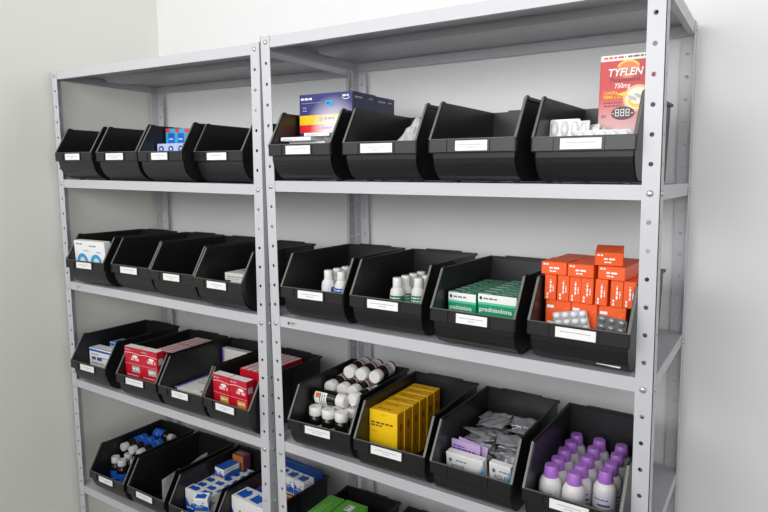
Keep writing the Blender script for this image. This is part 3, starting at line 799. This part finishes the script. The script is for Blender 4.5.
def aquis_deco(b,F,w,d,h,r):
    f = F['front']; f2 = lambda u,v:(u-w/2,-E_*2,v)
    b.poly([(w-.024,.0005),(w-.0006,.0005),(w-.0006,h-.014)],f,BLUEL); b.poly([(w-.04,.0005),(w-.024,.0005),(w-.0006,h-.014),(w-.0006,h-.006)],f2,mat('pale_sky_print',(170,214,236),.4))
    b.ell(f2,.011,h-.016,.004,.005,INK,10); b.dash(f2,.024,h-.016,.026,.003,INK,r)
    b.text(f2,'AQUIS',.011,h-.034,.0150,mat('navy_ink',(30,60,120),.4),width=.034)
o = carton('medicine_carton','white carton with a blue corner, left of the two in the sachet bin','carton','R3',2,-.079,.010,.058,.02,.009,.0905,WHITE,None,aquis_deco,'white cartons with a blue corner',rx=.12,rz=-.03,seed=95)
carton('medicine_carton','white carton with a blue corner, right of the two in the sachet bin','carton','R3',2,.022,.072,.062,.016,.009,.0925,WHITE,None,aquis_deco,'white cartons with a blue corner',rx=.14,rz=-.08,seed=96)
def card(seed, lb, x, y, z, rz, rx, ry):
    b = MB(); b.bevbox(-.035,.035,0,.0012,0,.052,LILACP,.0004); mp = lambda u,v:(u,-E_,v)
    b.dash(mp,-.031,.029,.055,.004,PURP,random.Random(seed)); b.dash(mp,-.031,.036,.03,.003,PURP,random.Random(seed+1))
    tag(place(b.build('leaflet_card'),'R3',2,x,y,z,rz,rx,ry),lb,'card','lilac leaflet cards')
card(1,'lilac printed card standing behind the left blue-cornered carton',-.047,.0825,.057,-.02,.06,.03)
card(2,'lilac card tilted behind the other lilac card',-.039,.088,.058,.05,.05,.17)

# --- R3 fourth bin: lilac-capped bottles
def lil_lab(b, rr, z0, z1):
    q = random.Random(6)
    wrap(b,rr,z0,z1,mat('label_white',(226,226,232),.4),-PI*.85,-PI*.05,20)
    wrap(b,rr,z1-.022,z1-.018,PURP,-PI*.6,-PI*.25,10,.0007)
    for k in range(3): wrapdash(b,rr,z1-.03-.007*k,.0026,-PI*.75,-PI*.15,INK,q)
    wrapdash(b,rr,z1-.010,.0024,-PI*.7,-PI*.3,PURP,q)
lb_ = bottle_proto('lotion_bottle',[(.019,0),(.0222,.003),(.0226,.008),(.0226,.060),(.0218,.067),(.0196,.0732),(.016,.0775),(.0135,.0795)],
      [(.0148,.0785),(.0151,.0805),(.0131,.1005),(.0120,.1022)],mat('white_bottle_plastic',(236,234,232),.35),LILAC,(.0226,.010,.058,lil_lab),wob=.02)
cols = [('left',-.0605,[.074,.1195,.167,.2145,.2605]),('middle',-.0105,[.068,.114,.162,.210,.2585]),('right',.039,[.110,.157,.206,.2545])]
n0 = 0
for cn,x,ysl in cols:
    for q,y in enumerate(ysl):
        o = lb_ if n0 == 0 else dup(lb_); n0 += 1
        place(o,'R3',3,x+R0.uniform(-.0008,.0008),y,.0095 if q == 0 else .006,R0.uniform(-.5,.5))
        rk = ['front','second','third','fourth','rearmost'] if len(ysl) == 5 else ['front','second','third','rearmost']
        tag(o,f'white bottle with lilac cap, {rk[q]} in the {cn} file of the bottle bin','bottle','white bottles with lilac caps')

# --- L4 first bin: dark bottles with blue labels
def blue_lab(b, rr, z0, z1):
    q = random.Random(8)
    wrap(b,rr,z0,z1,mat('blue_label',(30,100,210),.35),-PI*.98,PI*.98,36)
    wrapdash(b,rr,z0+.02,.004,-PI*.9,PI*.9,mat('sky_ink',(120,180,230),.4),q)
bb = bottle_proto('syrup_bottle',[(.016,0),(.0185,.002),(.019,.005),(.019,.066),(.0175,.072),(.013,.078),(.0125,.084)],
     [(.0145,.083),(.0148,.0845),(.0145,.1025),(.0128,.104)],AMBER,mat('grey_white_cap',(205,203,205),.4),(.019,.010,.058,blue_lab),wob=.03)
nb = [0]
def bbp(x,y,z,lb,rz=0,rx=0,ry=0,grp='dark bottles with blue labels'):
    o = bb if nb[0] == 0 else dup(bb)
    nb[0] += 1; place(o,'L4',0,x,y,z,rz,rx,ry); tag(o,lb,'bottle',grp)
bbp(-.064,.083,.006,'blue-labelled dark bottle standing front left in the bottom-row corner bin')
bbp(-.0235,.079,.006,'blue-labelled dark bottle standing front right in the bottom-row corner bin',rz=1)
bbp(-.045,.120,.006,'blue-labelled dark bottle standing just behind the two front ones',rz=2)
bbp(.017,.100,.006,'blue-labelled dark bottle standing by the right wall of the corner bin',rz=2)
for j in range(3):
    for q in range(3): bbp(-.055+.045*q,.165+.042*j,.006,'blue-labelled dark bottle in the covered lower layer of the corner bin',rz=q+j,grp='covered blue-labelled bottles')
for q,x in enumerate((-.06,-.018,.024)): bbp(x,.215,.13,f'blue-labelled dark bottle lying on top with cap forward, {num[q]} from the left',rz=R0.uniform(-.1,.1),rx=PI/2+.0)
for q,x in enumerate((-.045,.0)): bbp(x,.293,.1625 if q > 5 else .13,f'blue-labelled dark bottle lying at the very back, {num[q]} from the left',rz=.02,rx=PI/2 if False else PI/2) if q < 0 else None
bbp(-.075,.258,.13,'blue-labelled dark bottle lying crosswise at the back of the corner bin',ry=PI/2)

# --- L4 second bin: crumpled paper
def sheet(w,h,seed):
    r = random.Random(seed); nx = ny = 10; b = MB(); vs = []
    ph = [(r.uniform(-70,70),r.uniform(-70,70),r.uniform(0,6),r.uniform(.001,.003)) for _ in range(6)]
    for s_ in (0,.0004):
        for j in range(ny+1):
            for i in range(nx+1):
                u, v = (i/nx-.5)*w, j/ny*h
                vs.append((u, s_+sum(a*math.sin(fx*u+fy*v+p) for fx,fy,p,a in ph), v))
    n1 = (nx+1)**2; fs = []
    for j in range(ny):
        for i in range(nx):
            a = j*(nx+1)+i; fs += [(a,a+1,a+nx+2,a+nx+1),(n1+a,n1+a+nx+1,n1+a+nx+2,n1+a+1)]
    b.add(vs,fs,PAPER,True); return b
o = sheet(.085,.095,3).build('paper_sheet'); tag(place(o,'L4',1,.056,.062,.045,PI/2+.1,.0,0),'crumpled white paper sheet at the front right of the nearly empty bottom-row bin','paper sheet','crumpled paper sheets')
o = sheet(.085,.125,5).build('paper_sheet'); tag(place(o,'L4',1,.062,.185,.03,PI/2-.05,.0,-.2),'crumpled white paper sheet at the back right of the nearly empty bottom-row bin','paper sheet','crumpled paper sheets')

# --- L4 third bin: small blue and white cartons
def bw_deco(b,F,w,d,h,r):
    f = F['front']; f2 = lambda u,v:(u-w/2,-E_*2,v)
    b.poly([(.0006,.006),(w-.0006,.006),(w-.0006,h*.42),(w*.75,h*.5),(w*.55,h*.62),(w*.4,h*.5),(w*.25,h*.58),(.0006,h*.74)],f,BLUE)
    b.rect(f,.0006,.0006,w-.0006,.0058,YELP); b.dash(f2,w*.12,h*.42,w*.5,h*.05,WHITE,r); b.dash(f2,w*.12,h*.3,w*.4,h*.04,BLUEL,r); b.ell(f2,w*.66,h*.72,w*.06,w*.06,DKINK,8)
    t = F['top']; b.poly([(w*.12,d*.2),(w*.8,d*.15),(w*.88,d*.6),(w*.6,d*.85),(w*.35,d*.7),(w*.15,d*.8)],t,BLUE)
    s = F['right']; b.poly([(.001,.001),(d-.001,.001),(d-.001,h*.5),(d*.5,h*.6),(.001,h*.45)],s,BLUE); b.dash(lambda u,v:(w/2+2*E_,u,v),d*.2,h*.75,d*.5,h*.05,INK,r)
s1 = carton_mesh(.055,.034,.109,WHITE,None,bw_deco,110).build('medicine_carton')
s2 = carton_mesh(.0425,.033,.103,WHITE,None,bw_deco,111).build('medicine_carton')
for q in range(2):
    o = s1 if q == 0 else s1.copy()
    if q: COL.objects.link(o)
    place(o,'L4',2,-.0575+.0565*q,.058,.006); tag(o,f'blue and white carton, {["left","right"][q]} of the taller front pair on the bottom row','carton','small blue and white cartons')
n0 = 0
for row in range(5):
    for c in range(4):
        o = s2 if n0 == 0 else s2.copy()
        if n0: COL.objects.link(o)
        n0 += 1
        place(o,'L4',2,-.0645+.0432*c,.095+.0345*row,.006,R0.uniform(-.01,.01))
        tag(o,f'small blue and white carton, {["first","second","third","fourth"][c]} from left in the {["nearest","second","third","fourth","farthest"][row]} rank of its bin','carton','small blue and white cartons')
o = carton_mesh(.045,.066,.036,WHITE,{'top':BLUE},bw_deco,112).build('medicine_carton'); place(o,'L4',2,-.045,.165,.1098,-.06); tag(o,'blue and white carton lying on top of the ranks on the bottom row','carton')
o = carton_mesh(.05,.035,.05,mat('plum_card',(120,60,90),.4),{'front':mat('dull_orange_card',(190,120,50),.4)},plain_deco(YELP),113).build('medicine_carton'); place(o,'L4',2,-.04,.243,.1098); tag(o,'plum and orange carton on top of the small blue and white cartons','carton')
o = carton_mesh(.045,.03,.05,WHITE,None,bw_deco,114).build('medicine_carton'); place(o,'L4',2,.032,.022,.086,.5,.25); o.location.z -= .0; tag(o,'blue and white carton tipped over against the lip of the bin','carton')

# --- L4 fourth bin: larger blue and white cartons
s3 = carton_mesh(.0562,.0635,.142,WHITE,None,bw_deco,120).build('medicine_carton')
for q in range(3):
    o = s3 if q == 0 else s3.copy()
    if q: COL.objects.link(o)
    place(o,'L4',3,-.0565+.0570*q,.0605,.006); tag(o,f'larger blue and white carton, {num[q]} from left in the front rank','carton','larger blue and white cartons')
def big_deco(b,F,w,d,h,r):
    t = F['top']; b.rect(t,.0006,d-.078,w-.0006,d-.066,REDP); b.rect(t,.0006,d-.066,w-.0006,d-.058,YELP); t2 = lambda u,v:(u-w/2,v,h+2*E_); b.dash(t2,.03,d*.4,.05,.006,BLUEL,r)
    s = F['right']; b.rect(s,.0006,h-.03,d-.0006,h-.02,REDP); b.rect(s,.0006,h-.036,d-.0006,h-.03,YELP)
carton('medicine_carton','big blue carton with a red and yellow stripe behind the front rank','carton','L4',3,-.0855,.0855,.1255,.122,.006,.126,BLUE,None,big_deco,seed=121)
s4 = carton_mesh(.04,.045,.054,WHITE,None,bw_deco,122).build('medicine_carton')
for q in range(4):
    o = s4 if q == 0 else s4.copy()
    if q: COL.objects.link(o)
    place(o,'L4',3,-.063+.0425*q,.196,.1264,-.03*(q%2)); tag(o,f'blue and white carton, {num[q]} from left of those standing on the striped blue one','carton','blue and white cartons on the striped one')
carton('medicine_carton','tall blue carton standing at the very back beside the unit posts','carton','L4',3,-.085,.085,.2505,.034,.006,.185,mat('deep_blue_card',(24,70,150),.4,noise=.1),None,plain_deco(BLUEL),seed=123)

# --- R4 first bin: bright green cartons
def lime_deco(b,F,w,d,h,r):
    t = F['top']; t2 = lambda u,v:(u-w/2,v,h+2*E_)
    b.rect(t,w*.3,d-.05,w*.62,d-.02,WHITE); b.dash(t2,w*.34,d-.045,.02,.004,DKINK,r,True); b.dash(t,w*.7,d*.2,.06,.004,WHITE,r,True)
def lime2(b,F,w,d,h,r):
    t = F['top']; b.dash(t,w*.3,d*.3,.05,.004,mat('pale_green_print',(170,214,140),.4),r,True); b.dash(t,w*.5,d*.2,.08,.003,mat('pale_green_print',(170,214,140),.4),r,True)
carton('medicine_carton','bright green carton, left of the two on the bottom row of the right unit','carton','R4',0,-.084,-.031,.062,.14,.006,.182,GREENL,None,lime2,'bright green cartons',seed=130)
carton('medicine_carton','bright green carton with a white panel, right of the two on the bottom row','carton','R4',0,-.026,.045,.062,.14,.006,.184,GREENL,None,lime_deco,'bright green cartons',seed=131)

# ------------------------------------------------------------------ light, camera
def area(name, loc, tgt, sx, sy, power, col=(1,1,1)):
    l = D.lights.new(name,'AREA'); l.shape = 'RECTANGLE'; l.size = sx; l.size_y = sy; l.energy = power; l.color = col
    o = D.objects.new(name,l); COL.objects.link(o); o.location = loc
    o.rotation_euler = (Vector(tgt)-Vector(loc)).to_track_quat('-Z','Y').to_euler(); return o
area('ceiling_lamp', (.2,-.95,1.4), (.2,-.9,0), 2.2, .6, 7.5, (1,.985,.96))
area('front_fill_light', (1.0,-2.1,.45), (.85,0,1.7), 2.0, 1.1, 34.5, (.98,.99,1))  # added fill from behind the camera, tilted up to brighten the upper walls
area('front_fill_light', (-.2,-2.0,.6), (-.1,.4,.9), 1.5, .8, 17, (.98,.99,1))  # second added fill, for the left unit and its bays
# the rest of the white room: pale floor below, bright walls and windows round the horizon, dim ceiling
w = D.worlds.new('World'); SC.world = w; w.use_nodes = True
nt = w.node_tree; bg = nt.nodes['Background']; bg.inputs[1].default_value = 1.
tc = nt.nodes.new('ShaderNodeTexCoord'); sp = nt.nodes.new('ShaderNodeSeparateXYZ'); cr = nt.nodes.new('ShaderNodeValToRGB'); mr = nt.nodes.new('ShaderNodeMapRange')
mr.inputs['From Min'].default_value = -1
nt.links.new(tc.outputs['Generated'], sp.inputs[0]); nt.links.new(sp.outputs[2], mr.inputs['Value']); nt.links.new(mr.outputs[0], cr.inputs[0]); nt.links.new(cr.outputs[0], bg.inputs[0])
WST = [(0,.2),(.42,.2),(.47,1.08),(.6,1.08),(.7,.2),(1,.2)]
el = cr.color_ramp.elements
while len(el) < len(WST): el.new(.5)
for q, (p_, c_) in zip(el, WST): q.position = p_; q.color = (c_*.985,c_*.99,c_*1.01,1)
cam = D.cameras.new('Camera'); cam.sensor_width = 36; cam.lens = 606.503/768*36; cam.clip_start = .02
co = D.objects.new('Camera',cam); COL.objects.link(co)
right = Vector((.83871259,.544555,.00458755)); fwd = Vector((-.53935845,.83181314,-.13107004)); up = Vector((-.07519083,.10745576,.9913625))
co.matrix_world = Matrix(((right.x,up.x,-fwd.x,1.08956),(right.y,up.y,-fwd.y,-1.12985),(right.z,up.z,-fwd.z,.02816),(0,0,0,1)))
SC.camera = co
SC.view_settings.view_transform = 'Standard'; SC.view_settings.look = 'None'; SC.view_settings.gamma = 1
SC.view_settings.use_curve_mapping = False; SC.view_settings.exposure = 0.
